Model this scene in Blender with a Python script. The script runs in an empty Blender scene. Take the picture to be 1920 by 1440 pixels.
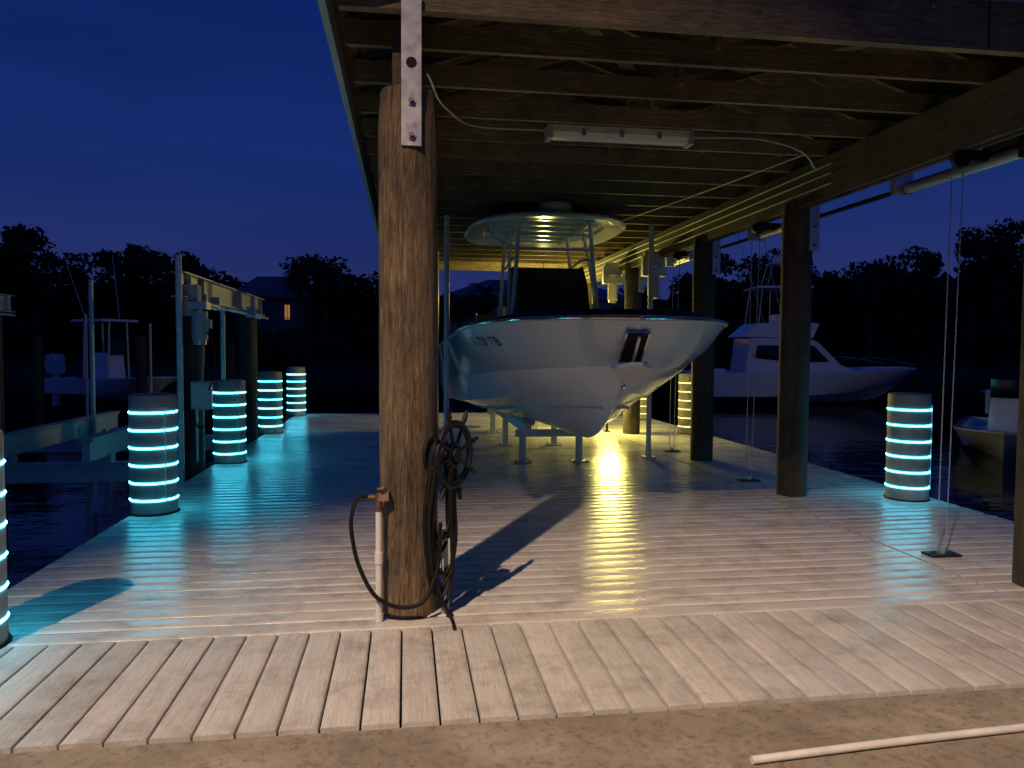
import bpy, math, random
import numpy as np
from mathutils import Vector, Matrix, Euler
from mathutils.bvhtree import BVHTree
random.seed(7); rng=np.random.default_rng(7)
S=bpy.context.scene
S.view_settings.view_transform='Standard'
try: S.view_settings.look='None'
except: pass
S.view_settings.exposure=0

# ---------------------------------------------------------------- materials
def newmat(name):
    m=bpy.data.materials.new(name); m.use_nodes=True
    nt=m.node_tree; return m,nt,nt.nodes['Principled BSDF']
def ramp(nt,fac,stops):
    r=nt.nodes.new('ShaderNodeValToRGB'); e=r.color_ramp.elements
    while len(e)<len(stops): e.new(.5)
    for i,(p,c) in enumerate(stops):
        e[i].position=p; e[i].color=(*c,1) if len(c)==3 else c
    nt.links.new(fac,r.inputs['Fac']); return r.outputs['Color']
def noise(nt,scale=(1,1,1),s=5,detail=4,rough=.55,dist=0,rot=(0,0,0)):
    tc=nt.nodes.new('ShaderNodeTexCoord'); mp=nt.nodes.new('ShaderNodeMapping')
    mp.inputs['Scale'].default_value=scale; mp.inputs['Rotation'].default_value=rot
    nt.links.new(tc.outputs['Object'],mp.inputs['Vector'])
    n=nt.nodes.new('ShaderNodeTexNoise'); n.inputs['Scale'].default_value=s
    n.inputs['Detail'].default_value=detail; n.inputs['Roughness'].default_value=rough
    n.inputs['Distortion'].default_value=dist
    nt.links.new(mp.outputs['Vector'],n.inputs['Vector']); return n.outputs['Fac']
def bump(nt,b,h,strength=.3,dist=.01,prev=None):
    n=nt.nodes.new('ShaderNodeBump'); n.inputs['Strength'].default_value=strength
    n.inputs['Distance'].default_value=dist; nt.links.new(h,n.inputs['Height'])
    if prev is not None: nt.links.new(prev.outputs['Normal'],n.inputs['Normal'])
    nt.links.new(n.outputs['Normal'],b.inputs['Normal']); return n
def rr(nt,b,fac,lo,hi):
    m=nt.nodes.new('ShaderNodeMapRange'); m.inputs['From Min'].default_value=.3; m.inputs['From Max'].default_value=.7
    m.inputs['To Min'].default_value=lo; m.inputs['To Max'].default_value=hi
    nt.links.new(fac,m.inputs['Value']); nt.links.new(m.outputs['Result'],b.inputs['Roughness'])
def mix(nt,f,a,b_,mode='MULTIPLY'):
    m=nt.nodes.new('ShaderNodeMix'); m.data_type='RGBA'; m.blend_type=mode
    if isinstance(f,float): m.inputs[0].default_value=f
    else: nt.links.new(f,m.inputs[0])
    nt.links.new(a,m.inputs[6]); nt.links.new(b_,m.inputs[7]); return m.outputs[2]
def simple(name,col,rough=.5,metal=0,var=.15,ns=6,bmp=0,coat=0,spec=None):
    m,nt,b=newmat(name)
    f=noise(nt,s=ns,detail=6,rough=.65)
    lo=tuple(c*(1-var) for c in col); hi=tuple(min(1,c*(1+var)) for c in col)
    nt.links.new(ramp(nt,f,[(.3,lo),(.7,hi)]),b.inputs['Base Color'])
    b.inputs['Metallic'].default_value=metal; rr(nt,b,f,rough*.8,min(1,rough*1.25))
    if coat: b.inputs['Coat Weight'].default_value=coat; b.inputs['Coat Roughness'].default_value=.06
    if spec is not None: b.inputs['Specular IOR Level'].default_value=spec
    if bmp: bump(nt,b,noise(nt,s=ns*8,detail=4),bmp,.01)
    return m
def wood(name,c1,c2,scale,rough=.7,bm=.5,s=4,stain=.42):
    m,nt,b=newmat(name)
    g=noise(nt,scale,s,9,.72,.9); k=noise(nt,(1,1,.6),3.1,7,.7); fl=noise(nt,tuple(a*2.2 for a in scale),s*1.7,6,.7)
    col=ramp(nt,g,[(.34,c1),(.5,tuple((a+d)/2 for a,d in zip(c1,c2))),(.66,c2)])
    v=ramp(nt,k,[(.36,(stain,stain,stain*1.05)),(.60,(1,1,1))])
    f2=ramp(nt,fl,[(.38,(.35,.32,.30)),(.5,(1,1,1))])
    c=mix(nt,1.0,col,v); c=mix(nt,.85,c,f2)
    nt.links.new(c,b.inputs['Base Color'])
    rr(nt,b,g,rough*.85,rough*1.1); q=bump(nt,b,g,bm,.012); bump(nt,b,fl,bm,.005,q); return m
def deckmat(name,scale,rlo,rhi,crk=.35,gain=1.0):
    m,nt,b=newmat(name)
    g=noise(nt,scale,6,6,.7,.8)
    wet=noise(nt,(1,1,1),.9,6,.65)
    fine=noise(nt,tuple(a*3 for a in scale),9,4,.6)
    geo=nt.nodes.new('ShaderNodeNewGeometry')
    isl=ramp(nt,geo.outputs['Random Per Island'],[(0,(.84,.84,.85)),(1,(1,1,1))])
    G=lambda c:tuple(x*gain for x in c)
    col=ramp(nt,g,[(.3,G((.44,.42,.405))),(.5,G((.59,.57,.545))),(.7,G((.69,.67,.64)))])
    dirt=ramp(nt,noise(nt,(1,1,1),3.3,9,.75),[(.33,(.62,.59,.57)),(.52,(1,1,1))])
    c=mix(nt,1.0,col,isl); c=mix(nt,1.0,c,dirt)
    nt.links.new(c,b.inputs['Base Color'])
    rr(nt,b,wet,rlo,rhi)
    b1=bump(nt,b,g,crk,.004); bump(nt,b,fine,.2,.0015,b1)
    return m
M={}
M['deck']=deckmat('composite_deck',(.9,22,22),.08,.27,.28); M['deckL']=deckmat('composite_deck_long',(22,1.2,22),.30,.55,1.0,.95)
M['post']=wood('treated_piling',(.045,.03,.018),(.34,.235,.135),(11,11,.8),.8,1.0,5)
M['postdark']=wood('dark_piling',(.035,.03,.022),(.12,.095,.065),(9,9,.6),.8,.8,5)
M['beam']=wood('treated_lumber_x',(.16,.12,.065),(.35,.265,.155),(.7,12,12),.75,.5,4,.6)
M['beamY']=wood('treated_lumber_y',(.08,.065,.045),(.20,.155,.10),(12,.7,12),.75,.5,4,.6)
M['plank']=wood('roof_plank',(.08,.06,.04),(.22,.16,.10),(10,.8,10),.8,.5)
M['metal']=simple('galvanised_steel',(.55,.56,.58),.42,.8,.07,14,.05)
M['alu']=simple('aluminium',(.55,.57,.58),.45,.6,.10,12,.05)
M['bolt']=simple('rusty_bolt',(.30,.20,.13),.6,.6,.3,60,.3)
M['pvc']=simple('white_pvc',(.58,.57,.55),.35,0,.15,10)
M['black']=simple('black_rubber',(.006,.006,.006),.6,0,.3,20,0,0,.25)
M['iron']=simple('painted_iron',(.010,.010,.012),.5,0,.3,30,.2,0,.25)
M['brass']=simple('brass',(.18,.11,.07),.55,.8,.35,40,.3)
M['sleeve']=simple('piling_sleeve',(.38,.36,.32),.6,0,.28,4,.15)
M['hullw']=simple('white_gelcoat',(.72,.74,.75),.16,0,.04,1.2,0,.6)
M['hully']=simple('yacht_gelcoat',(.88,.89,.91),.2,0,.03,1.2,0,.6)
M['hullb']=simple('ice_blue_gelcoat',(.48,.55,.58),.13,0,.05,1.0,0,.8)
M['navy']=simple('navy_vinyl',(.02,.022,.03),.55,0,.2,10)
M['canvas']=simple('black_canvas',(.010,.010,.012),.8,0,.3,14,.2)
M['chrome']=simple('stainless',(.7,.7,.7),.18,1,.05,10)
M['glass']=simple('dark_glass',(.01,.012,.016),.06,0,.1,5)
M['fascia']=simple('painted_fascia',(.36,.44,.47),.5,0,.15,4,.1)
M['shingle']=simple('roof_metal',(.20,.21,.22),.6,.1,.15,4)
M['wall']=simple('stucco',(.38,.38,.36),.85,0,.12,3,.2)
M['walld']=simple('dark_stucco',(.10,.13,.14),.85,0,.12,3,.2)
M['grass']=simple('lawn',(.07,.08,.03),.95,0,.5,40,1)
M['land']=simple('far_bank',(.04,.045,.03),.95,0,.4,2,.5)
M['leaf']=simple('foliage',(.030,.042,.020),.8,0,.6,.5)
M['bark']=simple('bark',(.06,.045,.035),.9,0,.3,8,.5)
M['grey']=simple('grey_enclosure',(.36,.37,.36),.5,0,.1,10)
m,nt,b=newmat('seawall_concrete'); M['concrete']=m
a1=noise(nt,(1,1,1),2.2,8,.7); a2=noise(nt,(1,1,1),28,8,.75); a3=noise(nt,(1,1,1),120,3,.6)
c=mix(nt,1.0,ramp(nt,a1,[(.35,(.165,.14,.115)),(.55,(.25,.215,.172)),(.7,(.33,.29,.24))]),ramp(nt,a2,[(.36,(.6,.57,.55)),(.50,(1,1,1))]))
nt.links.new(c,b.inputs['Base Color']); b.inputs['Roughness'].default_value=.85
q=bump(nt,b,a2,.18,.005); bump(nt,b,a3,.4,.002,q)
def emis(name,col,s):
    m,nt,b=newmat(name); b.inputs['Base Color'].default_value=(*[min(1,c) for c in col],1)
    b.inputs['Emission Color'].default_value=(*col,1); b.inputs['Emission Strength'].default_value=s; return m
M['led']=emis('cyan_led',(.055,.60,.84),25)
M['ledy']=emis('warm_led',(.75,.66,.22),3.5)
M['lampy']=emis('yellow_lamp',(1,.76,.15),8)
M['winlit']=emis('lit_window',(1,.42,.14),.3)
M['diffuser']=simple('lamp_diffuser',(.62,.66,.60),.3,0,.05,10)
m,nt,b=newmat('canal_water'); M['water']=m
b.inputs['Base Color'].default_value=(.004,.010,.018,1); b.inputs['Roughness'].default_value=.05; b.inputs['IOR'].default_value=1.33
n1=noise(nt,(1,1.6,1),.9,4,.5); n2=noise(nt,(1,1.6,1),5,3,.5)
q=bump(nt,b,n1,.07,.25); bump(nt,b,n2,.04,.05,q)

# ---------------------------------------------------------------- mesh builder
def cat(pts,us):
    P=np.array(pts,float); d=np.linalg.norm(np.diff(P,axis=0),axis=1)+1e-9
    t=np.concatenate([[0],np.cumsum(d)]); t/=t[-1]
    n=len(P); T=np.zeros_like(P)
    for i in range(n):
        if i==0: T[i]=(P[1]-P[0])/(t[1]-t[0])
        elif i==n-1: T[i]=(P[-1]-P[-2])/(t[-1]-t[-2])
        else:
            a=t[i]-t[i-1]; b_=t[i+1]-t[i]
            T[i]=((P[i]-P[i-1])/a*b_+(P[i+1]-P[i])/b_*a)/(a+b_)
    out=[]
    for u in us:
        k=min(n-2,max(0,int(np.searchsorted(t,u,side='right')-1))); h=t[k+1]-t[k]; s=(u-t[k])/h
        out.append((2*s**3-3*s**2+1)*P[k]+(s**3-2*s**2+s)*h*T[k]+(-2*s**3+3*s**2)*P[k+1]+(s**3-s**2)*h*T[k+1])
    return np.array(out)
class MB:
    def __init__(s,name,mats,origin=(0,0,0)):
        s.name=name; s.mats=mats; s.o=Vector(origin); s.v=[]; s.f=[]; s.m=[]; s.s=[]
    def mi(s,k):
        if k not in s.mats: s.mats.append(k)
        return s.mats.index(k)
    def add(s,vs,fs,k,smooth=False):
        b=len(s.v); s.v+= [tuple(v) for v in vs]; i=s.mi(k)
        for f in fs: s.f.append([b+a for a in f]); s.m.append(i); s.s.append(smooth)
    def box(s,c,size,k,rot=None,taper=1):
        h=[x/2 for x in size]; vs=[]
        for dz in(-1,1):
            for dx,dy in((-1,-1),(1,-1),(1,1),(-1,1)):
                t=taper if dz>0 else 1
                p=Vector((dx*h[0]*t,dy*h[1]*t,dz*h[2]))
                if rot is not None: p=rot@p
                vs.append(Vector(c)+p)
        s.add(vs,[(3,2,1,0),(4,5,6,7),(0,1,5,4),(1,2,6,5),(2,3,7,6),(3,0,4,7)],k)
    def bar(s,p1,p2,w,h,k):
        p1=Vector(p1);p2=Vector(p2); d=(p2-p1); L=d.length; d.normalize()
        up=Vector((0,0,1)) if abs(d.z)<.95 else Vector((0,1,0))
        x=d.cross(up).normalized(); z=x.cross(d).normalized()
        R=Matrix((x,d,z)).transposed(); s.box((p1+p2)/2,(w,L,h),k,R)
    def cyl(s,p1,p2,r1,k,r2=None,n=16,caps=True):
        r2=r1 if r2 is None else r2; p1=Vector(p1);p2=Vector(p2); d=(p2-p1).normalized()
        a=d.orthogonal().normalized(); c=d.cross(a); vs=[]
        for p,r in((p1,r1),(p2,r2)):
            for i in range(n):
                t=2*math.pi*i/n; vs.append(p+(a*math.cos(t)+c*math.sin(t))*r)
        s.add(vs,[(i,(i+1)%n,n+(i+1)%n,n+i) for i in range(n)],k,True)
        if caps: s.add(vs,[tuple(range(n-1,-1,-1)),tuple(range(n,2*n))],k)
    def lathe(s,c,prof,k,n=32,axis='Z'):
        vs=[]
        for r,z in prof:
            for i in range(n):
                t=2*math.pi*i/n; vs.append((c[0]+r*math.cos(t),c[1]+r*math.sin(t),c[2]+z))
        fs=[(j*n+i,j*n+(i+1)%n,(j+1)*n+(i+1)%n,(j+1)*n+i) for j in range(len(prof)-1) for i in range(n)]
        s.add(vs,fs,k,True)
    def tube(s,pts,r,k,n=8,steps=6,closed=False,smooth=True):
        P=cat(pts,np.linspace(0,1,(len(pts)-1)*steps+1)) if smooth else np.array(pts,float)
        P=[Vector(p) for p in P]; vs=[]; a=None
        for i,p in enumerate(P):
            d=(P[min(i+1,len(P)-1)]-P[max(i-1,0)]).normalized()
            a=d.orthogonal() if a is None else a-d*a.dot(d)
            a.normalize(); c=d.cross(a)
            for j in range(n):
                t=2*math.pi*j/n; vs.append(p+(a*math.cos(t)+c*math.sin(t))*r)
        L=len(P); fs=[(i*n+j,i*n+(j+1)%n,(i+1)*n+(j+1)%n,(i+1)*n+j) for i in range(L-1) for j in range(n)]
        s.add(vs,fs,k,True); s.add(vs,[tuple(range(n-1,-1,-1)),tuple(range((L-1)*n,L*n))],k)
    def torus(s,c,ax,R,r,k,n=32,m=8,align=False):
        ax=Vector(ax).normalized(); a=Vector((1,0,0)) if align else ax.orthogonal().normalized(); b=ax.cross(a); vs=[]
        for i in range(n):
            t=2*math.pi*i/n; e=a*math.cos(t)+b*math.sin(t)
            for j in range(m):
                u=2*math.pi*j/m; vs.append(Vector(c)+e*(R+r*math.cos(u))+ax*r*math.sin(u))
        s.add(vs,[(i*m+j,((i+1)%n)*m+j,((i+1)%n)*m+(j+1)%m,i*m+(j+1)%m) for i in range(n) for j in range(m)],k,True)
    def prism(s,prof,x0,x1,k,inset=0,smooth=False):
        n=len(prof); vs=[(x0,y,z) for y,z in prof]+[(x1,y,z) for y,z in prof]
        s.add(vs,[(i,(i+1)%n,n+(i+1)%n,n+i) for i in range(n)]+[tuple(range(n)),tuple(range(2*n-1,n-1,-1))],k,smooth)
    def build(s,parent=None,xf=None,ang=35,bevel=0):
        me=bpy.data.meshes.new(s.name); V=[Vector(v)-s.o for v in s.v]
        me.from_pydata([tuple(v) for v in V],[],s.f)
        for k in s.mats: me.materials.append(M[k])
        me.polygons.foreach_set('material_index',s.m); me.polygons.foreach_set('use_smooth',s.s)
        me.update()
        if any(s.s):
            try: me.set_sharp_from_angle(angle=math.radians(ang))
            except Exception as e: print(e)
        ob=bpy.data.objects.new(s.name,me); S.collection.objects.link(ob)
        ob.location=s.o
        if xf is not None: ob.matrix_world=xf
        if bevel:
            bm=ob.modifiers.new('b','BEVEL'); bm.width=bevel; bm.segments=2; bm.limit_method='ANGLE'; bm.angle_limit=math.radians(50)
        if parent: ob.parent=parent
        return ob

# ---------------------------------------------------------------- world
W=bpy.data.worlds.new('sky'); S.world=W; W.use_nodes=True; nt=W.node_tree; bg=nt.nodes['Background']
tc=nt.nodes.new('ShaderNodeTexCoord'); sx=nt.nodes.new('ShaderNodeSeparateXYZ'); nt.links.new(tc.outputs['Generated'],sx.inputs[0])
col=ramp(nt,sx.outputs['Z'],[(0,(.024,.030,.115)),(.10,(.018,.030,.140)),(.22,(.008,.025,.150)),(.45,(.003,.017,.128)),(1,(.002,.008,.06))])
nz=nt.nodes.new('ShaderNodeTexNoise'); mp=nt.nodes.new('ShaderNodeMapping'); mp.inputs['Scale'].default_value=(1,1,6)
nt.links.new(tc.outputs['Generated'],mp.inputs[0]); nt.links.new(mp.outputs[0],nz.inputs['Vector']); nz.inputs['Scale'].default_value=2.2; nz.inputs['Detail'].default_value=6
cl=ramp(nt,nz.outputs['Fac'],[(.42,(1,1,1)),(.72,(.74,.76,.82))])
col=mix(nt,1.0,col,cl)
nt.links.new(col,bg.inputs['Color']); bg.inputs['Strength'].default_value=1.0

# ---------------------------------------------------------------- water / ground
def sheet(name,x0,x1,y0,y1,z,k,nx=1,ny=1,amp=0):
    mb=MB(name,[k]); vs=[];fs=[]
    for j in range(ny+1):
        for i in range(nx+1): vs.append((x0+(x1-x0)*i/nx,y0+(y1-y0)*j/ny,z+(random.uniform(-amp,amp) if amp else 0)))
    for j in range(ny):
        for i in range(nx): a=j*(nx+1)+i; fs.append((a,a+1,a+nx+2,a+nx+1))
    mb.add(vs,fs,k,amp>0); return mb.build()
sheet('canal_water',-900,900,2.74,900,-1.0,'water')
sheet('lawn_ground',-900,900,-300,2.10,-.035,'grass')
mb=MB('concrete_seawall',[]); 
pr=[(2.05,-3),(2.765,-3),(2.765,-.03),(2.75,-.012),(2.05,-.012)]
mb.prism(pr,-60,60,'concrete'); mb.build()
mb=MB('far_bank_ground',[])
n=120; vs=[];xs=np.linspace(-900,900,n+1)
for x in xs: 
    j=random.uniform(-1,1)*1.2
    vs+=[(x,64+j,-1.3),(x,65.5+j,-.2),(x,72,.1),(x,1500,.3)]
mb.add(vs,[(i*4+j,i*4+4+j,i*4+5+j,i*4+1+j) for i in range(n) for j in range(3)],'land'); mb.build()

# ---------------------------------------------------------------- deck
mb=MB('dock_deck',[])
def board(a0,a1,b0,w,along,k,th=.028,crown=(.0008,.0026),ts=.0011):
    seg=max(1,int((a1-a0)/.35)); t=random.gauss(0,ts); cr=random.uniform(*crown)
    prof=[(0,-th),(0,-.004),(.004,-.0005),(w*.2,cr*.64),(w*.5,cr),(w*.8,cr*.64),(w-.004,-.0005),(w,-.004),(w,-th)]
    vs=[]
    for i in range(seg+1):
        a=a0+(a1-a0)*i/seg; dz=random.gauss(0,.0002); tl=t+random.gauss(0,ts*.5)
        for (u,z) in prof:
            zz=z+dz+tl*(u/w-.5)*2-.003
            vs.append((a,b0+u,zz) if along=='x' else (b0+u,a,zz))
    n=len(prof)
    fs=[(i*n+j,i*n+j+1,(i+1)*n+j+1,(i+1)*n+j) for i in range(seg) for j in range(n-1)]
    fs+=[tuple(range(n)),tuple(range((seg+1)*n-1,seg*n-1,-1))]
    mb.add(vs,fs,k,True)
y=3.885
while y<16.3:
    board(-2.27,3.435,y,.1425,'x','deck'); board(3.455,5.0,y,.1425,'x','deck'); y+=.1475
board(-2.27,5.0,3.735,.1425,'x','deck')
x=-4.2
while x<5.0:
    board(2.77,3.728,x,.1405,'y','deckL',.028,(.0001,.0005),.0004); x+=.1495
for X in(-2.2,0,2,3.3,3.6,4.9): mb.box((X,9.6,-.16),(.05,13.4,.24),'postdark')
mb.box((.4,3.1,-.16),(9.2,.05,.24),'postdark')
mb.box((.4,2.8,-.16),(9.2,.05,.24),'postdark'); mb.box((.4,3.7,-.18),(9.2,.04,.24),'postdark')
mb.box((-2.285,10.1,-.13),(.03,12.7,.22),'deckL'); mb.box((5.015,10.1,-.13),(.03,12.7,.22),'deckL')
mb.build(ang=50)

# ---------------------------------------------------------------- pilings
def piling(name,x,y,z0,z1,r,k,n=28):
    mb=MB(name,[],(x,y,0)); seg=26; vs=[]
    ph=[random.uniform(0,6) for _ in range(3)]
    for j in range(seg+1):
        z=z0+(z1-z0)*j/seg
        for i in range(n):
            t=2*math.pi*i/n
            R=r*(1+.012*math.sin(3*t+ph[0]+z)+.010*math.sin(5*t+ph[1]-z*2)+.006*math.sin(9*t+z*5+ph[2]))*(1-.002*(z-z0)/3)+random.gauss(0,.0009)
            if j==seg: R-=.012
            vs.append((x+R*math.cos(t),y+R*math.sin(t),z))
    fs=[(j*n+i,j*n+(i+1)%n,(j+1)*n+(i+1)%n,(j+1)*n+i) for j in range(seg) for i in range(n)]
    fs.append(tuple(range(seg*n,seg*n+n)))
    mb.add(vs,fs,k,True); return mb
def strap(mb,x,yf,z0,z1,w=.10):
    mb.box((x,yf,(z0+z1)/2),(w,.012,z1-z0),'metal')
    for z in(z0+.05,z0+.22):
        mb.cyl((x,yf-.006,z),(x,yf-.011,z),.024,'metal',n=16)
        mb.cyl((x,yf-.011,z),(x,yf-.022,z),.016,'bolt',n=6)
        mb.cyl((x,yf-.022,z),(x,yf-.030,z),.008,'bolt',n=8)
mb=piling('wooden_piling',.015,4.0,-2,2.73,.153,'post',40)
strap(mb,.03,3.842,2.42,3.17)
mb.cyl((.03,3.836,2.83),(.03,3.834,2.83),.027,'black',n=20)
mb.build()
for Y in(6.9,9.9,12.9,15.9): 
    mb=piling('wooden_piling',0,Y,-2,2.80,.145,'post'); strap(mb,.0,Y-.155,2.44,3.0); mb.build()
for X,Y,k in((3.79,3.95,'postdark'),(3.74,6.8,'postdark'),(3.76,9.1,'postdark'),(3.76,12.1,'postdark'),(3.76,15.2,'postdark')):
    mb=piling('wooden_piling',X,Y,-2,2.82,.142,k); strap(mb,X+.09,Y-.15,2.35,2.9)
    mb.build()

# ---------------------------------------------------------------- boathouse
mb=MB('boathouse',[])
XL,XR,Xr=-.33,4.12,1.87; ZE=3.12; ZR=ZE+.76
for X in(0,3.74):
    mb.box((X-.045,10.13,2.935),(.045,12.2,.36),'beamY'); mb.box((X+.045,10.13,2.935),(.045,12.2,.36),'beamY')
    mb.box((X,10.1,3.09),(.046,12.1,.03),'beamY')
def truss(Y,front=False):
    h=.27 if front else .14; t=.06 if front else .038
    rz=Euler((0,random.gauss(0,.002),0)).to_matrix()
    mb.box(((XL+XR)/2,Y,ZE+h/2-(.02 if front else 0)),(XR-XL,t,h),'beam',rz)
    for xa in(XL,XR):
        mb.bar((xa,Y+.055,ZE+.07),(Xr,Y+.055,ZR+.02),.038,.14,'beam')
    mb.bar((Xr,Y+.004,ZE+.1),(Xr,Y+.004,ZR),.034,.09,'beam')
    for sg in(-1,1):
        mb.bar((Xr+sg*.05,Y+.095,ZE+.10),(Xr+sg*1.05,Y+.095,ZE+.43),.034,.09,'beam')
truss(3.90,True)
Y=4.42
while Y<16.3: truss(Y+random.gauss(0,.012)); Y+=.61
mb.box(((XL+XR)/2,16.34,ZE+.12),(XR-XL,.04,.26),'beam')
mb.bar((.9,4.2,3.34),(1.9,5.6,3.36),.09,.035,'beam'); mb.bar((3.1,4.2,3.34),(1.9,5.6,3.40),.09,.035,'beam')
mb.bar((.9,8.3,3.34),(2.6,10.6,3.36),.09,.035,'beam'); 
for sg,xe in((-1,XL-.06),(1,XR+.06)):
    N=14
    for i in range(N):
        a=i/N; b_=(i+1)/N-.004/2.3
        xa=xe+(Xr-xe)*a; xb=xe+(Xr-xe)*b_
        za=ZE+.15+(ZR+.1-ZE-.15)*a; zb=ZE+.15+(ZR+.1-ZE-.15)*b_
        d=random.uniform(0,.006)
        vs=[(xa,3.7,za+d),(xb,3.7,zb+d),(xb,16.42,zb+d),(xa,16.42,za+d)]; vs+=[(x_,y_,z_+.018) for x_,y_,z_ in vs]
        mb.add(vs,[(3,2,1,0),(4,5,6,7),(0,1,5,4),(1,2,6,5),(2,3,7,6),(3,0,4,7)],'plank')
    vs=[(xe,3.66,ZE+.185),(Xr,3.66,ZR+.135),(Xr,16.46,ZR+.135),(xe,16.46,ZE+.185)]; vs+=[(x_,y_,z_+.03) for x_,y_,z_ in vs]
    mb.add(vs,[(3,2,1,0),(4,5,6,7),(0,1,5,4),(1,2,6,5),(2,3,7,6),(3,0,4,7)],'shingle')
    mb.box((xe+sg*.02,10.06,ZE+.10),(.038,12.8,.22),'fascia')
    mb.box((xe+sg*.05,10.06,ZE+.17),(.02,12.86,.12),'fascia')
mb.bar((XL-.08,3.68,ZE+.20),(Xr,3.68,ZR+.15),.03,.14,'fascia'); mb.bar((XR+.08,3.68,ZE+.20),(Xr,3.68,ZR+.15),.03,.14,'fascia')
mb.add([(XL,3.875,ZE+.255),(XR,3.875,ZE+.255),(Xr,3.875,ZR+.05)],[(0,1,2)],'fascia')
for X in(2.35,2.9): 
    mb.cyl((X,3.868,ZE+.20),(X,3.84,ZE+.20),.016,'bolt',n=6)
mb.box((3.25,3.866,ZE+.115),(.004,.006,.262),'black')
mb.build(bevel=0)

mb=MB('fluorescent_light_fixture',[],(1.7,5.7,3.05))
mb.box((1.65,5.72,3.085),(1.16,.13,.05),'pvc'); 
mb.prism([(5.655,3.06),(5.675,3.02),(5.765,3.02),(5.785,3.06)],1.10,2.20,'diffuser')
for x_ in(1.09,2.21): mb.box((x_,5.72,3.05),(.04,.14,.085),'grey')
for x_ in(1.35,1.65,1.95): mb.box((x_,5.648,3.055),(.03,.012,.04),'metal')
mb.build()
mb=MB('electrical_conduit',[])
mb.tube([(.12,4.3,2.95),(.3,5.3,3.06),(.5,5.72,3.09),(1.07,5.72,3.08)],.008,'grey')
mb.tube([(2.24,5.72,3.08),(2.9,5.75,3.09),(3.3,5.9,3.04),(3.5,6.1,2.98)],.008,'grey')
mb.tube([(3.3,5.9,3.04),(3.1,7.5,3.06),(2.7,9.6,3.06),(2.5,10.6,3.08)],.008,'grey')
for z in(2.86,2.95,3.03): mb.tube([(3.655,6.1,z),(3.655,16,z)],.010,'grey',smooth=False)
mb.build()

# ---------------------------------------------------------------- lift hardware on the right beam
mb=MB('lift_drive_shaft',[])
mb.cyl((3.93,4.2,2.69),(3.93,16,2.69),.020,'iron',n=12)
mb.cyl((3.93,4.0,2.69),(3.93,5.45,2.69),.045,'metal',n=18)
mb.cyl((3.93,7.2,2.69),(3.93,7.9,2.69),.045,'metal',n=18); mb.cyl((3.93,10,2.69),(3.93,10.6,2.69),.045,'metal',n=18)
for Y in(4.1,5.5,7.1,8.0,9.8,10.7,13): mb.box((3.90,Y,2.74),(.16,.05,.2),'metal')
for Y in(4.62,7.55,9.9): mb.box((3.81,Y,2.72),(.28,.06,.07),'iron'); mb.cyl((3.70,Y-.02,2.70),(3.70,Y+.02,2.70),.06,'iron',n=18)
mb.build()
mb=MB('lift_motor',[],(3.9,4.4,2.8))
mb.cyl((3.93,4.25,2.82),(3.93,4.62,2.82),.085,'iron',n=24); mb.box((3.93,4.22,2.74),(.2,.12,.22),'iron'); mb.cyl((3.93,4.62,2.82),(3.93,4.66,2.82),.06,'metal',n=20)
mb.build()
for X,Y,Z in((3.55,10.6,2.36),(3.5,12.6,2.42)):
    mb=MB('lift_motor',[],(X,Y,Z))
    mb.box((X+.05,Y,Z+.18),(.34,.16,.12),'metal'); mb.cyl((X+.05,Y,Z+.12),(X+.05,Y,Z-.16),.085,'grey',n=20); mb.cyl((X+.05,Y,Z-.16),(X+.05,Y,Z-.2),.07,'metal',n=20)
    mb.box((X-.08,Y,Z+.27),(.1,.1,.28),'metal'); mb.box((X+.05,Y,Z+.38),(.3,.08,.2),'metal'); mb.build()
for X,Y in((3.66,4.62),(3.66,7.55),(3.66,9.9)):
    mb=MB('lift_cable',[],(X,Y,0))
    for d in(-.035,0.03): mb.cyl((X+d,Y,0.02),(X+d*1.3+.03,Y,2.72),.004,'metal',n=6)
    mb.box((X,Y,.008),(.22,.12,.012),'iron'); mb.cyl((X,Y,.01),(X,Y,.06),.02,'metal',n=10); mb.build()

# ---------------------------------------------------------------- LED bollards
def bollard(X,Y,k='led'):
    r=.187; mb=MB('lighted_dock_piling',[],(X,Y,0))
    prof=[(r,-2)]
    zs=[.12+random.gauss(0,.003),.267,.414,.561+random.gauss(0,.003),.708,.855]
    for z in zs: prof+=[(r,z-.012),(r-.006,z-.009),(r-.006,z+.009),(r,z+.012)]
    prof+=[(r,.985),(r-.004,1.0),(r-.02,1.006),(.001,1.012)]
    mb.lathe((X,Y,0),prof,'sleeve',32)
    for z in zs: mb.torus((X,Y,z),(0,0,1),r+.0005,.0058,k,32,5,True)
    mb.torus((X,Y,.0),(0,0,1),r+.004,.012,'iron',36,6)
    mb.tube([(X+r*.73,Y-r*.73,.10),(X+r*.73,Y-r*.73,.9)],.005,'pvc',smooth=False)
    mb.build()
for X,Y in((-2.055,3.75),(-2.12,6.68),(-2.13,9.5),(-2.2,12.7),(-2.25,16.0),(4.76,6.5),(4.76,3.4)): bollard(X,Y)
for X,Y in((4.76,12.05),(4.76,14.7)): bollard(X,Y,'ledy')

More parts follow.
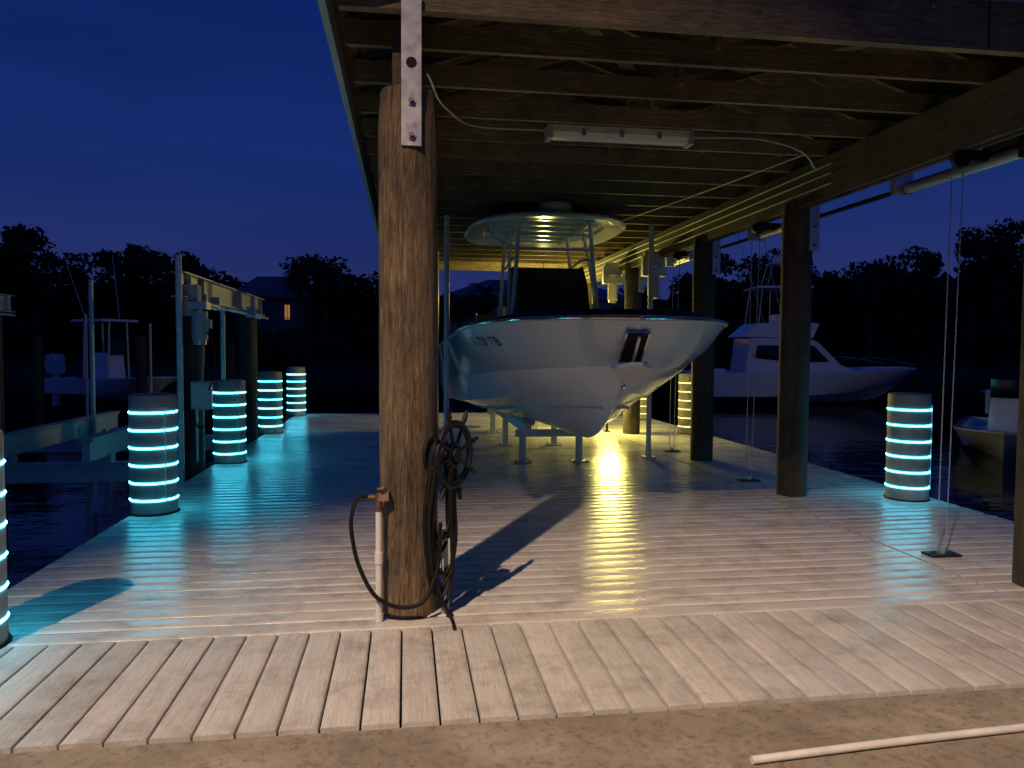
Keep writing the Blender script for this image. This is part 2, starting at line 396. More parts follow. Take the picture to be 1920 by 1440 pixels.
# ---------------------------------------------------------------- ship wheel hose holder, hoses
nv=Vector((.82,-.572,0)); tv=Vector((.572,.82,0)); up=Vector((0,0,1))
c=Vector((.015,4,.855))+nv*.285
mb=MB('ship_wheel_hose_holder',[],c)
mb.torus(c,nv,.165,.015,'iron',44,8); mb.torus(c,nv,.145,.009,'iron',44,6); mb.torus(c,nv,.055,.012,'iron',28,8)
mb.cyl(c-nv*.02,c+nv*.024,.036,'iron',n=18); mb.cyl(c-nv*.02,c-nv*.13,.018,'iron',n=10)
mb.cyl(c-nv*.14,c-nv*.12,.09,'iron',n=24)
for i in range(8):
    a=math.pi*i/4+.25; e=tv*math.cos(a)+up*math.sin(a)
    mb.cyl(c+e*.02,c+e*.175,.009,'iron',n=8); mb.cyl(c+e*.175,c+e*.20,.008,'iron',.015,n=8); mb.cyl(c+e*.20,c+e*.25,.015,'iron',.009,n=8)
mb.build()
mb=MB('garden_hose',[])
t2=Vector((.78,.62,0)).normalized(); hc=Vector((.015,4,0))+nv*.205
for i,(zt,zb,w,o) in enumerate([(.93,.34,.085,0),(.92,.22,.10,.012),(.94,.10,.085,-.012),(.90,.055,.075,.02),(.92,.40,.07,-.01),(.91,.16,.095,.02)]):
    pts=[]
    for j in range(13):
        a=2*math.pi*j/12; cz=math.cos(a); z=(zt+zb)/2+(zt-zb)/2*cz
        ww=w*(.8 if cz>0 else 1.0)*(1+.08*math.sin(i*3+j*.7))
        p=hc+t2*(math.sin(a)*ww+.012*math.sin(i*2))+nv*(o+.004*math.sin(j+i)); pts.append((p.x,p.y,z))
    mb.tube(pts,.011,'black',8,5)
mb.tube([(-.16,3.86,.64),(-.235,3.83,.645),(-.268,3.8,.56),(-.262,3.8,.42),(-.22,3.79,.27),(-.13,3.78,.13),(-.02,3.78,.085),(.08,3.79,.10),(.15,3.82,.22),(.18,3.85,.5)],.011,'black',8,6)
mb.tube([(.16,3.8,.2),(.20,3.80,.08),(.235,3.78,.012),(.24,3.66,.010)],.009,'black',8,6)
mb.build()
mb=MB('water_spigot',[],(-.135,3.84,0))
mb.cyl((-.135,3.84,0),(-.135,3.84,.60),.017,'pvc',n=16); mb.cyl((-.135,3.84,.30),(-.135,3.84,.36),.022,'pvc',n=16); mb.cyl((-.135,3.84,.0),(-.135,3.84,.04),.022,'pvc',n=16)
mb.cyl((-.135,3.84,.57),(-.135,3.84,.66),.02,'brass',n=12); mb.cyl((-.10,3.85,.64),(-.19,3.85,.64),.014,'brass',n=12)
mb.cyl((-.12,3.82,.66),(-.12,3.82,.69),.008,'brass',n=8); mb.torus((-.12,3.82,.69),(0,0,1),.022,.006,'brass',16,6); mb.box((-.11,3.84,.65),(.05,.05,.05),'bolt')
mb.build()
mb=MB('electrical_riser',[],(.19,4.0,0))
mb.box((.21,3.93,.20),(.045,.05,.40),'grey'); mb.cyl((.21,3.93,.40),(.21,3.93,.44),.018,'pvc',n=12); mb.cyl((.225,3.86,0),(.225,3.86,.03),.015,'black',n=10); mb.build()
mb=MB('pvc_pipe',[],(1.2,2.38,0))
mb.tube([(1.17,2.345,.004),(1.7,2.385,.006),(2.25,2.42,.005),(3.2,2.47,.006)],.014,'pvc',14,8); mb.build()

# ---------------------------------------------------------------- boat
def curves(): 
    return [
    [(6.8,0,.62),(7.15,0,.535),(7.6,0,.50),(9,0,.47),(11,0,.45),(13.2,0,.45)],
    [(6.5,0,.77),(6.95,.17,.74),(7.5,.36,.69),(8.6,.50,.62),(10.5,.58,.57),(13.2,.58,.56)],
    [(6.2,0,1.01),(6.6,.25,.995),(7.1,.49,.95),(8.0,.78,.86),(9.2,1.02,.76),(10.5,1.12,.70),(13.2,1.12,.68)],
    [(6.17,0,1.04),(6.58,.29,1.01),(7.08,.55,.965),(8.0,.84,.87),(9.2,1.08,.77),(10.5,1.17,.71),(13.2,1.17,.69)],
    [(5.93,0,1.27),(6.25,.38,1.25),(6.95,.84,1.20),(8.2,1.10,1.11),(9.5,1.20,1.05),(10.5,1.23,1.02),(13.2,1.20,1.0)],
    [(5.74,0,1.46),(5.95,.44,1.445),(6.5,.91,1.41),(7.6,1.16,1.35),(9.5,1.25,1.27),(13.2,1.22,1.20)],
    [(5.56,0,1.63),(5.72,.45,1.635),(6.17,.93,1.63),(6.9,1.20,1.60),(8.1,1.28,1.54),(10.5,1.29,1.46),(13.2,1.24,1.42)]]
def hull(mb,cx,mats,sc=(1,1,1),o=(0,0,0),ns=44):
    us=np.linspace(0,1,ns+1)**1.7
    C=[]
    cs=curves()
    for c in cs: C.append(cat(c,us))
    s=C[-1].copy(); 
    rim=s.copy(); rim[:,2]+=.035; rim[:,1]*=.985
    inn=rim.copy(); inn[:,1]=np.maximum(0,rim[:,1]-.20); inn[:,0]+=np.where(us<.12,.14*(1-us/.12),0); inn[:,2]+=.01
    dn=inn.copy(); dn[:,1]*=.82; dn[:,2]=np.interp(dn[:,0],[6,7.5,8.6],[1.50,1.42,1.12])
    C+= [rim,inn,dn]
    k=[mats[0],mats[0],mats[0],mats[0],mats[1],mats[1],mats[0],mats[0],mats[0]]
    for sg in(-1,1):
        for a in range(len(C)-1):
            vs=[];fs=[]
            for i in range(ns+1):
                for c in(C[a],C[a+1]):
                    y,w,z=c[i]; vs.append((cx+sg*w,y,z))
            for i in range(ns): fs.append((2*i,2*i+1,2*i+3,2*i+2))
            vs=[(o[0]+(v[0]-cx)*sc[0],o[1]+v[1]*sc[1],o[2]+v[2]*sc[2]) for v in vs] if sc!=(1,1,1) else vs
            mb.add(vs,fs,k[a],True)
    def T(p): return (o[0]+(p[0]-cx)*sc[0],o[1]+p[1]*sc[1],o[2]+p[2]*sc[2]) if sc!=(1,1,1) else p
    last=[C[a][-1] for a in range(8)]
    vs=[T((cx-w,y,z)) for y,w,z in last][::-1]+[T((cx+w,y,z)) for y,w,z in last]
    mb.add(vs,[tuple(range(len(vs)))],mats[0])
    d=C[-1]; vs=[];
    for y,w,z in d: vs+=[T((cx-w,y,z)),T((cx+w,y,z))]
    mb.add(vs,[(2*i,2*i+1,2*i+3,2*i+2) for i in range(ns)],mats[0])
    return C,T
def weld(ob):
    import bmesh
    bm=bmesh.new(); bm.from_mesh(ob.data); bmesh.ops.remove_doubles(bm,verts=bm.verts,dist=.0008)
    bmesh.ops.recalc_face_normals(bm,faces=bm.faces); bm.to_mesh(ob.data); bm.free()
    ob.data.set_sharp_from_angle(angle=math.radians(24))
cx=1.80
boat=bpy.data.objects.new('center_console_boat',None); S.collection.objects.link(boat)
mb=MB('hull',[]); C,_=hull(mb,cx,('hullw','hullb'))
ho=mb.build(boat); weld(ho)
bvh=BVHTree.FromPolygons([tuple(v.co) for v in ho.data.vertices],[tuple(p.vertices) for p in ho.data.polygons])
mb=MB('rub_rail',[])
for sg in(-1,1):
    sh=C[6]; pts=[(cx+sg*(w+.006),y-.004,z+.012) for y,w,z in sh]
    mb.tube(pts,.018,'grey',8,1,smooth=False)
    pts=[(cx+sg*(w+.018),y-.014,z+.012) for y,w,z in sh]; mb.tube(pts,.008,'chrome',6,1,smooth=False)
    inn=C[8]; pts=[(cx+sg*w,y+.01,z+.025) for y,w,z in inn[2:30]]; mb.tube(pts,.024,'navy',8,1,smooth=False)
    a_=C[1]; b_=C[2]; pts=[(cx+sg*(a_[i][1]*.5+b_[i][1]*.5),a_[i][0]*.5+b_[i][0]*.5,a_[i][2]*.5+b_[i][2]*.5-.006) for i in range(4,44)]
    mb.tube(pts,.014,'pvc',6,1,smooth=False)
mb.build(boat)
mb=MB('bow_anchor',[])
mb.prism([(5.645,1.53),(5.862,1.31),(6.1,1.31),(6.1,1.53)],cx-.085,cx+.085,'black')
for x_ in(-.092,.092): mb.bar((cx+x_,5.65,1.535),(cx+x_,5.875,1.305),.014,.03,'chrome')
mb.bar((cx-.095,5.64,1.54),(cx+.095,5.64,1.54),.03,.014,'chrome')
mb.bar((cx,5.62,1.50),(cx,5.80,1.28),.022,.022,'metal')
pl=[(cx-.17,5.80,1.245),(cx-.05,5.66,1.28),(cx+.05,5.66,1.28),(cx+.17,5.80,1.245),(cx+.02,5.95,1.12),(cx-.02,5.95,1.12)]
mb.add(pl+[(a,b_+.01,z+.025) for a,b_,z in pl],[(0,1,2,3,4,5),(11,10,9,8,7,6)]+[(i,(i+1)%6,6+(i+1)%6,6+i) for i in range(6)],'alu')
mb.cyl((cx-.12,5.78,1.30),(cx+.12,5.78,1.30),.012,'chrome',n=10)
mb.torus((cx,6.04,1.10),(1,0,0),.032,.009,'chrome',20,8)
mb.build(boat)
mb=MB('console',[])
mb.prism([(8.75,1.12),(8.80,1.75),(9.0,2.18),(9.25,2.42),(9.85,2.42),(10.0,2.2),(10.0,1.12)],cx-.45,cx+.41,'canvas')
mb.prism([(8.70,1.12),(8.72,1.66),(8.82,1.80),(10.02,1.80),(10.02,1.12)],cx-.51,cx+.47,'canvas')
mb.prism([(8.0,1.12),(8.02,1.58),(8.12,1.62),(8.66,1.62),(8.68,1.12)],cx-.38,cx+.38,'navy')
mb.prism([(10.5,1.12),(10.5,1.75),(10.6,2.0),(11.1,2.0),(11.1,1.12)],cx-.45,cx+.45,'hullw')
mb.prism([(6.9,1.42),(6.9,1.62),(7.3,1.66),(7.9,1.66),(7.9,1.42)],cx-.85,cx-.45,'navy')
mb.box((cx-.83,8.9,1.60),(.22,.35,.10),'hullw'); mb.box((cx-.6,10.9,1.5),(.3,.5,.25),'hullw')
mb.build(boat,bevel=.03)
mb=MB('hardtop',[])
n=64; prof=[(.0,2.985),(.74,2.985),(.76,2.945),(.80,2.94),(.97,2.925),(1.0,2.945),(.985,2.975),(.85,3.01),(.5,3.045),(0,3.05)]
vs=[]
cyy=9.75
for s_,z in prof:
    for i in range(n):
        t=2*math.pi*i/n; ct,st=math.cos(t),math.sin(t); e=2/2.9
        x_=math.copysign(abs(ct)**e,ct)*1.0*s_; y_=math.copysign(abs(st)**e,st)*1.32*s_
        vs.append((cx-.03+x_,cyy+y_,z-.03*(1 if s_>.9 else 0)*abs(ct)))
mb.add(vs,[(j*n+i,j*n+(i+1)%n,(j+1)*n+(i+1)%n,(j+1)*n+i) for j in range(len(prof)-1) for i in range(n)],'hullw',True)
for yy in(8.95,9.35,9.75,10.15,10.55): mb.box((cx-.03,yy,2.972),(1.30,.05,.035),'hullw')
for sg in(-1,1):
    mb.box((cx+sg*.42,9.75,2.935),(.05,2.0,.04),'hullw')
    mb.tube([(cx+sg*.53,8.86,1.15),(cx+sg*.53,8.9,1.7),(cx+sg*.47,8.97,2.5),(cx+sg*.44,9.0,2.93)],.025,'hullw',12)
    mb.tube([(cx+sg*.56,9.02,1.15),(cx+sg*.55,9.05,1.7),(cx+sg*.50,9.35,2.6),(cx+sg*.46,9.5,2.93)],.022,'hullw',12)
    mb.tube([(cx+sg*.53,10.15,1.15),(cx+sg*.52,10.15,1.8),(cx+sg*.44,10.3,2.93)],.025,'hullw',12)
    mb.tube([(cx+sg*.47,8.97,2.5),(cx+sg*.46,9.4,2.55),(cx+sg*.44,10.22,2.5)],.018,'hullw',10)
mb.tube([(cx-.47,8.97,2.62),(cx+.47,8.97,2.62)],.018,'hullw',10,smooth=False)
mb.tube([(cx-.47,9.0,2.80),(cx+.47,9.0,2.80)],.018,'hullw',10,smooth=False)
mb.tube([(cx-.47,8.97,2.62),(cx-.75,8.9,2.75),(cx-.8,8.9,2.9)],.015,'hullw',8)
mb.lathe((cx-.05,8.75,3.0),[(.14,-.02),(.20,.0),(.205,.09),(.19,.115),(.12,.128),(0.001,.13)],'hullw',32)
mb.box((cx-.1,9.9,3.07),(.12,.12,.06),'hullw')
mb.build(boat,ang=30)
mb=MB('outboard_motor',[])
for dx in(-.35,.35):
    X=cx+dx
    mb.prism([(13.22,1.45),(13.25,1.85),(13.45,2.02),(13.85,1.98),(13.98,1.75),(13.9,1.45)],X-.19,X+.19,'navy')
    mb.prism([(13.4,1.45),(13.8,1.45),(13.7,.7),(13.75,.35),(13.45,.35),(13.5,.7)],X-.07,X+.07,'navy'); mb.cyl((X,13.4,.42),(X,13.85,.42),.07,'navy',.03,12)
mb.build(boat,bevel=.03)
def decal(txt,size,y0,z0,sgn,matk,bvh,parent,name='registration_number'):
    cu=bpy.data.curves.new('t','FONT'); cu.body=txt; cu.size=size; cu.space_character=1.1
    to=bpy.data.objects.new('t',cu); S.collection.objects.link(to)
    bpy.context.view_layer.update(); dg=bpy.context.evaluated_depsgraph_get()
    me=bpy.data.meshes.new_from_object(to.evaluated_get(dg)); bpy.data.objects.remove(to)
    import bmesh
    bm=bmesh.new(); bm.from_mesh(me); bmesh.ops.triangulate(bm,faces=bm.faces)
    for _ in range(2): bmesh.ops.subdivide_edges(bm,edges=[e for e in bm.edges if e.calc_length()>.02],cuts=1)
    bmesh.ops.triangulate(bm,faces=bm.faces)
    bm.to_mesh(me); bm.free()
    for v in me.vertices:
        y=y0-v.co.x*1.25; z=z0+v.co.y
        h=bvh.ray_cast(Vector((cx-3,y,z)),Vector((1,0,0)))
        x=h[0].x if h[0] else cx-1
        v.co=Vector((x-.010,y-.005,z))
    me.materials.clear(); me.materials.append(M[matk])
    o=bpy.data.objects.new(name,me); S.collection.objects.link(o); o.parent=parent
decal('FL 729 TB',.11,7.15,1.43,-1,'black',bvh,boat)

mb=MB('boat_lift_cradle',[])
for X,tilt in((cx-.36,1),(cx+.36,-1)):
    mb.box((X,10.6,.545),(.14,3.9,.05),'grey',Euler((0,math.radians(14*tilt),0)).to_matrix())
    mb.box((X,10.6,.46),(.07,3.9,.12),'alu')
    for Y in(9.1,10.7,12.3):
        mb.box((X,Y,.22),(.075,.012,.42),'alu'); mb.box((X,Y+.06,.22),(.075,.012,.42),'alu'); mb.box((X,Y+.03,.22),(.012,.06,.42),'alu')
        mb.box((X,Y+.03,.008),(.22,.2,.014),'alu')
        for a in(-.08,.08):
            for b_ in(-.04,.1): mb.cyl((X+a,Y+b_,.015),(X+a,Y+b_,.03),.01,'bolt',n=6)
mb.box((cx,9.13,.36),(.9,.05,.09),'alu'); mb.box((cx,12.33,.36),(.9,.05,.09),'alu')
mb.build()
for X,Y in((.50,9.2),(3.14,9.35),(.52,12.6)):
    mb=MB('lift_guide_pole',[],(X,Y,0)); mb.cyl((X,Y,0),(X,Y,3.0),.033,'pvc',n=16); mb.cyl((X,Y,3.0),(X,Y,3.02),.036,'pvc',n=16); mb.box((X,Y,.01),(.16,.16,.014),'alu'); mb.cyl((X,Y,.01),(X,Y,.12),.04,'alu',n=16); mb.build()

# ---------------------------------------------------------------- left side lift
piling('wooden_piling',-2.43,9.0,-2,1.94,.13,'postdark').build()
piling('wooden_piling',-2.45,12.2,-2,1.94,.14,'postdark').build()
piling('wooden_piling',-6.3,9.3,-2,1.94,.15,'postdark').build(); piling('wooden_piling',-6.3,12.5,-2,1.94,.15,'postdark').build()
for X in(-2.42,-6.3):
    mb=MB('boat_lift_beam',[])
    for z in(1.95,2.21): mb.box((X,10.8,z),(.15,4.6,.014),'metal')
    mb.box((X,10.8,2.08),(.012,4.6,.25),'metal')
    for Y in(8.75,9.3,12.3,12.9): mb.box((X,Y,2.08),(.13,.012,.24),'metal')
    mb.cyl((X+.15,8.7,1.89),(X+.15,12.9,1.89),.02,'metal',n=10)
    mb.cyl((X+.15,9.0,1.89),(X+.15,9.5,1.89),.04,'metal',n=14); mb.cyl((X+.15,11.7,1.89),(X+.15,12.2,1.89),.04,'metal',n=14)
    for Y in(8.95,9.55,11.7,12.2): mb.box((X+.12,Y,1.93),(.12,.03,.16),'metal')
    mb.build()
mb=MB('lift_motor',[],(-2.35,8.8,1.9))
mb.box((-2.36,8.72,1.92),(.20,.16,.34),'grey'); mb.cyl((-2.25,8.68,1.80),(-2.25,8.68,1.48),.085,'grey',n=22); mb.cyl((-2.25,8.68,1.48),(-2.25,8.68,1.43),.07,'metal',n=22); mb.box((-2.17,8.68,1.66),(.08,.1,.1),'grey')
mb.box((-2.25,8.68,1.86),(.19,.19,.08),'metal')
mb.tube([(-2.2,8.65,1.64),(-2.1,8.65,1.4),(-2.15,8.75,1.0),(-2.27,8.84,.8)],.008,'black'); mb.build()
mb=MB('electrical_box',[],(-2.25,8.9,1))
mb.box((-2.28,8.84,.86),(.22,.10,.32),'grey'); mb.box((-2.28,8.785,.86),(.20,.015,.29),'pvc'); mb.cyl((-2.34,8.85,.7),(-2.34,8.85,.1),.014,'pvc',n=10)
mb.tube([(-2.23,8.81,.7),(-2.20,8.76,.55),(-2.28,8.76,.5),(-2.38,8.81,.62)],.008,'black')
mb.tube([(-2.28,8.86,1.02),(-2.26,8.86,1.4),(-2.34,8.86,1.86)],.012,'grey'); mb.build(bevel=.008)
for X,Y,z1 in((-2.40,8.45,2.36),(-2.52,10.9,2.2),(-4.62,11.9,2.37),(-6.6,13.2,2.2),(-7.9,20,2.2),(-6.7,21,2.0)):
    mb=MB('lift_guide_pole',[],(X,Y,0)); mb.cyl((X,Y,-.9),(X,Y,z1),.033,'pvc',n=14); mb.cyl((X,Y,z1),(X,Y,z1+.02),.036,'pvc',n=14); mb.build()
mb=MB('boat_lift_cradle',[])
for Y in(9.6,12.4):
    mb.box((-4.4,Y,-.22),(3.7,.13,.014),'alu'); mb.box((-4.4,Y,.0),(3.7,.13,.014),'alu'); mb.box((-4.4,Y,-.11),(3.7,.012,.22),'alu')
for X in(-4.7,-3.6):
    mb.box((X,11,.20),(.09,3.9,.22),'alu'); mb.box((X,11,.335),(.15,3.9,.045),'grey')
    for Y in(9.6,12.4): mb.box((X,Y,.06),(.18,.14,.14),'alu')
for X in(-2.60,-6.15):
    for Y in(9.6,12.4): mb.cyl((X,Y,0),(X,Y,1.95),.005,'metal',n=6)
mb.build()

for X,Y,h in((-6.7,6.6,1.9),(-11.5,22,1.6),(-14,27,1.6),(-6.2,28,1.6),(-7.6,23,1.7),(-10.6,23.5,1.7)):
    piling('wooden_piling',X,Y,-2,h,.15,'postdark').build()
mb=MB('boat_lift_beam',[]); mb.box((-6.75,8.0,2.0),(.14,3.2,.2),'metal'); mb.build()
mb=MB('sailboat_mast',[]); 
for dx in(0,.35): mb.cyl((-14.1+dx*2,17,-.5),(-17.2+dx,17,9),.03,'metal',.015,n=8)
mb.build()

# ---------------------------------------------------------------- moored boats
def skiff(name,X,Y,yaw,L=7,ttop=True,out=2,dz=0):
    mb=MB(name,[]); s=L/7.64
    hull(mb,0,('hullw','hullw'),(s,s,s*.85),(0,-9.4*s,-.45*s),24)
    z=.55*s
    mb.box((0,.2,z+.5),(.9*s,1.1*s,1.0),'hullw',taper=.85); mb.box((0,-.3*s,z+1.15),(.8*s,.05,.45),'glass')
    mb.box((0,1.5*s,z+.45),(.9*s,.6*s,.8),'navy')
    if ttop:
        mb.box((0,.5*s,z+2.0),(1.7*s,2.2*s,.07),'hullw')
        for sx in(-1,1):
            for yy in(-.4,1.3): mb.tube([(sx*.5*s,yy*s,z),(sx*.42*s,yy*s,z+2)],.03,'pvc',8,smooth=False)
        for sx in(-1,1): mb.tube([(sx*.8*s,.6*s,z+2),(sx*1.2*s,1.6*s,z+4.2)],.012,'alu',6,smooth=False)
    for i in range(out):
        dx=(i-(out-1)/2)*.62
        mb.prism([(3.85*s,z+.3),(3.87*s,z+.8),(4.05*s,z+.95),(4.4*s,z+.92),(4.55*s,z+.7),(4.45*s,z+.3)],dx-.2,dx+.2,'pvc'); mb.box((dx,4.15*s,z-.25),(.14,.25,1.1),'pvc')
    ob=mb.build(xf=Matrix.Translation((X,Y,-1.0-.10*s+dz))@Matrix.Rotation(yaw,4,'Z'))
    weld(ob)
    return ob
skiff('moored_center_console_boat',14.6,16.4,math.radians(-42),6.2,False,2)
skiff('moored_center_console_boat',24.5,25.5,math.radians(170),7,True,3)
skiff('moored_center_console_boat',-9.1,25.0,math.radians(55),5.4,True,1,.9)
mb=MB('sport_fishing_yacht',[])
hull(mb,0,('hully','hully'),(1.75,1.55,1.35),(0,-14.6,-.50),40)
def cab(prof,w0,k): mb.prism(prof,-w0,w0,k)
cab([(-2.8,1.45),(-1.6,1.85),(-.4,2.9),(.2,3.05),(3.0,3.05),(3.2,1.3),(-2.6,1.2)],1.45,'hully')
cab([(-1.0,2.0),(-.2,2.72),(2.6,2.72),(2.8,2.15),(.6,1.95)],1.47,'glass')
cab([(-.2,3.06),(-.5,3.7),(-.2,3.75),(2.6,3.72),(3.4,3.1)],1.35,'hully')
cab([(.2,3.75),(.35,4.15),(1.4,4.15),(1.4,3.75)],.5,'hully')
mb.box((0,1.2,5.35),(2.6,2.8,.09),'hully')
for sx in(-1,1):
    for y0,y1 in((-.1,.2),(1.2,1.2),(2.5,2.3)): mb.tube([(sx*1.2,y0,3.6),(sx*1.1,y1,5.35)],.03,'alu',8,smooth=False)
    mb.tube([(sx*.6,.6,5.4),(sx*.45,.9,6.5)],.025,'alu',8,smooth=False); mb.tube([(sx*.6,1.9,5.4),(sx*.45,1.6,6.5)],.025,'alu',8,smooth=False)
    mb.tube([(sx*1.4,1.2,3.2),(sx*2.2,3.5,10.5)],.02,'alu',6,smooth=False)
    mb.tube([(sx*1.5,-5.2,1.9),(sx*1.75,-3,2.2),(sx*1.9,-1.5,2.1)],.02,'chrome',6)
mb.box((0,1.2,6.5),(1.1,.9,.06),'hully'); mb.lathe((0,.7,5.4),[(.2,0),(.28,.08),(.28,.25),(.15,.33),(.001,.34)],'hully',20); mb.lathe((0,1.2,6.53),[(.2,0),(.28,.08),(.28,.25),(.15,.33),(.001,.34)],'hully',20)
mb.box((0,4.5,1.35),(2.0,.8,.6),'hully')
ob=mb.build(xf=Matrix.Translation((17.6,31.6,-1.0))@Matrix.Rotation(math.radians(80),4,'Z')@Matrix.Diagonal((.9,.86,.97,1))); weld(ob)

# ---------------------------------------------------------------- houses
def house(name,X,Y,w,d,storeys,lit=(),wk='wall',tk='hullw',ww=1.3):
    mb=MB(name,[],(X,Y,0)); h=3.0*storeys
    mb.box((X,Y,h/2),(w,d,h),wk)
    o=.6; z=h; e=[(X-w/2-o,Y-d/2-o,z),(X+w/2+o,Y-d/2-o,z),(X+w/2+o,Y+d/2+o,z),(X-w/2-o,Y+d/2+o,z),(X-w/4,Y,z+2),(X+w/4,Y,z+2)]
    mb.add(e,[(0,1,5,4),(1,2,5),(2,3,4,5),(3,0,4),(3,2,1,0)],'shingle')
    mb.box((X,Y-d/2-o,z-.09),(w+2*o,.06,.2),tk)
    nW=int(w/2.4); c=0
    for s_ in range(storeys):
        for i in range(nW):
            x_=X-w/2+(i+.5)*w/nW; zz=s_*3+1.6
            mb.box((x_,Y-d/2-.02,zz),(ww,.06,1.5),tk); mb.box((x_,Y-d/2-.05,zz),(ww-.18,.05,1.32),'winlit' if c in lit else 'glass')
            mb.box((x_,Y-d/2-.08,zz),(.05,.03,1.32),tk); c+=1
    if storeys>1:
        mb.box((X,Y-d/2-.8,3.0),(w*.8,1.6,.15),tk)
        for i in range(6): mb.box((X-w*.4+w*.8*i/5,Y-d/2-1.5,1.5),(.18,.18,3),tk)
        mb.box((X,Y-d/2-1.55,4.0),(w*.8,.06,.07),tk)
    mb.build()
house('waterfront_house',-12.0,72,6.0,5,2,(3,),'walld','walld',.62)
house('waterfront_house',12,71,17,9,2,(10,11,12),'wall','walld')
house('waterfront_house',-52,82,12,9,1,(1,),'walld','walld')

# ---------------------------------------------------------------- trees
def leafcloud(vs,fs,cx_,cy_,cz_,rx,ry,rz,n,size):
    p=rng.normal(size=(n,3)); p/=np.linalg.norm(p,axis=1)[:,None]; p*=(rng.random(n)**.35)[:,None]
    c=p*np.array([rx,ry,rz])+np.array([cx_,cy_,cz_])
    a=rng.normal(size=(n,3)); a/=np.linalg.norm(a,axis=1)[:,None]
    b=np.cross(a,rng.normal(size=(n,3))); b/=np.linalg.norm(b,axis=1)[:,None]
    s=size*(.5+rng.random(n))[:,None]
    for i in range(n):
        k=len(vs); A=a[i]*s[i]; B=b[i]*s[i]*.5
        vs+= [tuple(c[i]-A),tuple(c[i]+B),tuple(c[i]+A),tuple(c[i]-B)]; fs.append((k,k+1,k+2,k+3))
prof_x=[-90,-60,-40,-35,-31,-27,-22,-17,-12,-9,-5,-2,3,8,14,22,28,33,38,43,46,50,56,62,70,120]
prof_h=[11,10.5,12,11.2,11.6,10.8,10.6,9.6,9.0,9.9,9.5,8.8,7.0,6.2,6.0,7.0,9.5,11.6,12,10.4,10.2,13,15.2,16,15,13]
mb=MB('distant_trees',[])
vs=[];fs=[]; x=-92
while x<122:
    h=float(np.interp(x,prof_x,prof_h))*random.uniform(.86,1.04)
    if 3<x<22: y_=79+random.uniform(0,5)
    elif -16.5<x<-8.5: y_=77+random.uniform(0,3)
    else: y_=70+random.uniform(-3,4)
    big=(-45<x<0) or (24<x<72)
    r=random.uniform(1.9,3.2)
    mb.cyl((x,y_,-.3),(x+random.uniform(-.5,.5),y_,h*.6),.28,'bark',.12,n=8,caps=False)
    for i in range(4):
        a=random.uniform(0,6.28); mb.cyl((x,y_,h*.4),(x+math.cos(a)*r*.7,y_+math.sin(a)*r*.7,h*.75),.12,'bark',.04,n=6,caps=False)
    for i in range(11):
        a=random.uniform(0,6.28); rr_=r*random.uniform(.1,.9); zz=h*random.uniform(.35,.92)
        q=random.uniform(.8,1.6)
        leafcloud(vs,fs,x+math.cos(a)*rr_,y_+math.sin(a)*rr_,min(zz,h-q*.5),q*1.25,q*1.1,q*.8,135 if big else 60,.27)
    x+=random.uniform(1.5,2.5)
x=-92
while x<122:
    if not(-13.5<x<-9.6): leafcloud(vs,fs,x,67.5+random.uniform(-1,1) if not(3<x<21) else 65.5,random.uniform(.8,3.0) if not (3<x<21) else .4,1.9,1.2,random.uniform(1.4,2.8) if not(3<x<21) else .9,120,.33)
    else: leafcloud(vs,fs,x,65.5,.6,1.6,1,1.6,130,.3)
    x+=1.2
mb.add(vs,fs,'leaf'); mb.build()
mb=MB('background_hedge',[])
n=320; V=[];F=[]
for i in range(n+1):
    x_=-95+220*i/n; h=float(np.interp(x_,prof_x,prof_h))*.72+random.uniform(-.6,.6)
    V+=[(x_,84+random.uniform(-.6,.6),-.3),(x_,84+random.uniform(-1,1),h*.6),(x_,86,h),(x_,88,-.3)]
for i in range(n):
    for j in range(3): F.append((i*4+j,i*4+4+j,i*4+5+j,i*4+1+j))
mb.add(V,F,'leaf'); mb.build()
def palm(X,Y,h):
    mb=MB('palm_tree',[],(X,Y,0)); lean=random.uniform(-.6,.6)
    mb.tube([(X,Y,-.3),(X+lean*.3,Y,h*.5),(X+lean,Y,h)],.17,'bark',8,6)
    vs=[];fs=[]
    for i in range(30):
        a=random.uniform(0,6.28); el=random.uniform(-.5,1.2); L=random.uniform(1.6,2.3)
        d=Vector((math.cos(a)*math.cos(el),math.sin(a)*math.cos(el),math.sin(el))); p=Vector((X+lean,Y,h)); side=d.cross(Vector((0,0,1))).normalized()
        N=12; prev=p
        for j in range(N):
            d=(d+Vector((0,0,-.14))).normalized(); q=prev+d*(L/N); w=.75*math.sin(math.pi*(j+1.2)/(N+1.5))
            for sg in(-1,1):
                k=len(vs); tip=q+side*sg*w+d*.25+Vector((0,0,-w*.45))
                vs+= [tuple(prev),tuple(prev+d*.11),tuple(tip)]; fs.append((k,k+1,k+2))
            k=len(vs); vs+= [tuple(prev-side*.03),tuple(prev+side*.03),tuple(q+side*.03),tuple(q-side*.03)]; fs.append((k,k+1,k+2,k+3)); prev=q
    mb.add(vs,fs,'leaf'); mb.build()
for X,Y,h in((-8.6,66,7.6),(-6.9,67,7.4),(4.6,64,5.6),(6.8,65,6.3),(2.8,66,5.4),(20.5,65,6.5),(44,66,7.5)): palm(X,Y,h)

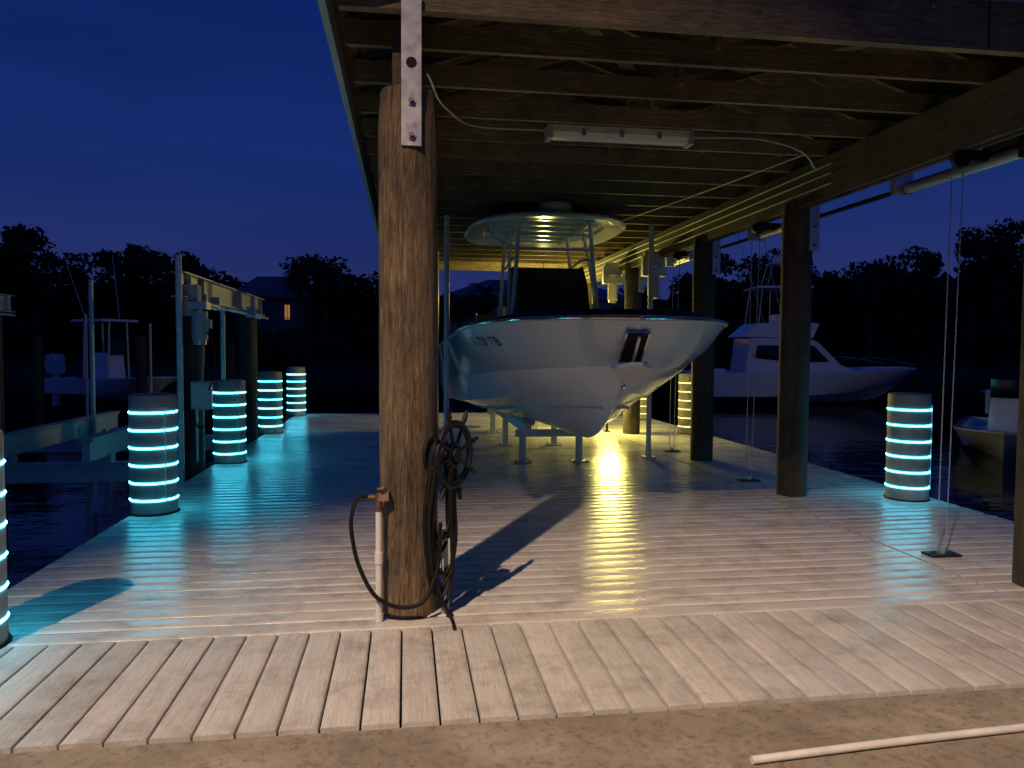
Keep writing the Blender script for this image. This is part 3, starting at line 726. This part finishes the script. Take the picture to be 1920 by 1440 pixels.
# ---------------------------------------------------------------- lamps
def look(o,t):
    o.rotation_euler=(Vector(t)-o.location).to_track_quat('-Z','Y').to_euler()
mb=MB('yard_flood_light',[],(-5,-5.6,0))
mb.cyl((-5,-5.9,-.1),(-5,-5.9,12.3),.11,'metal',.06,20); mb.bar((-5,-5.9,12.25),(-5,-5.6,12.25),.06,.06,'metal')
mb.box((-5,-5.55,12.28),(.45,.3,.14),'iron',Euler((.5,0,0)).to_matrix()); fl=mb.build()
ld=bpy.data.lights.new('flood','SPOT'); ld.energy=13500; ld.color=(1,.71,.47); ld.spot_size=math.radians(33); ld.spot_blend=1; ld.shadow_soft_size=.12
lo=bpy.data.objects.new('flood_lamp',ld); S.collection.objects.link(lo); lo.location=(-5,-5.4,12.0); look(lo,(.6,1.9,0))
lo.parent=fl; lo.matrix_parent_inverse=fl.matrix_basis.inverted()
lx,ly=3.42,12.4
mb=MB('dock_lamp',[],(lx,ly,0))
mb.cyl((lx,ly,0),(lx,ly,.62),.022,'iron',n=12); mb.cyl((lx,ly,0),(lx,ly,.012),.06,'iron',n=20)
mb.cyl((lx,ly,.62),(lx,ly,.65),.05,'iron',n=20); mb.cyl((lx,ly,.65),(lx,ly,.75),.035,'lampy',n=20); mb.cyl((lx,ly,.75),(lx,ly,.79),.06,'iron',.02,n=20); dl=mb.build()
ld=bpy.data.lights.new('dock_lamp_bulb','POINT'); ld.energy=170; ld.color=(1,.84,.18); ld.shadow_soft_size=.16
lo=bpy.data.objects.new('dock_lamp_bulb',ld); S.collection.objects.link(lo); lo.location=(lx,ly-.25,.85); lo.parent=dl; lo.matrix_parent_inverse=dl.matrix_basis.inverted()
lx,ly=2.72,14.7
mb=MB('added_wash_lamp',[],(lx,ly,3.0))  # added wash lamp, kept behind the console, yellows far ceiling and deck
mb.cyl((lx,ly,3.14),(lx,ly,2.72),.006,'iron',n=8); mb.cyl((lx,ly,2.73),(lx,ly,2.60),.03,'iron',.12,24,False); mb.cyl((lx,ly,2.64),(lx,ly,2.67),.05,'lampy',n=20); dl=mb.build()
ld=bpy.data.lights.new('added_wash_bulb','POINT'); ld.energy=170; ld.color=(1,.82,.18); ld.shadow_soft_size=.08
lo=bpy.data.objects.new('added_wash_bulb',ld); S.collection.objects.link(lo); lo.location=(lx,ly,2.45); lo.parent=dl; lo.matrix_parent_inverse=dl.matrix_basis.inverted()

# ---------------------------------------------------------------- camera
cam=bpy.data.cameras.new('camera'); co=bpy.data.objects.new('camera',cam); S.collection.objects.link(co)
cam.sensor_width=36; cam.lens=26.25; cam.clip_start=.05; cam.clip_end=3000
co.matrix_world=Matrix.Translation((0,0,1.4))@Matrix.Rotation(math.radians(-8.13),4,'Z')@Matrix.Rotation(math.radians(90-2.66),4,'X')@Matrix.Rotation(math.radians(.35),4,'Z')
S.camera=co
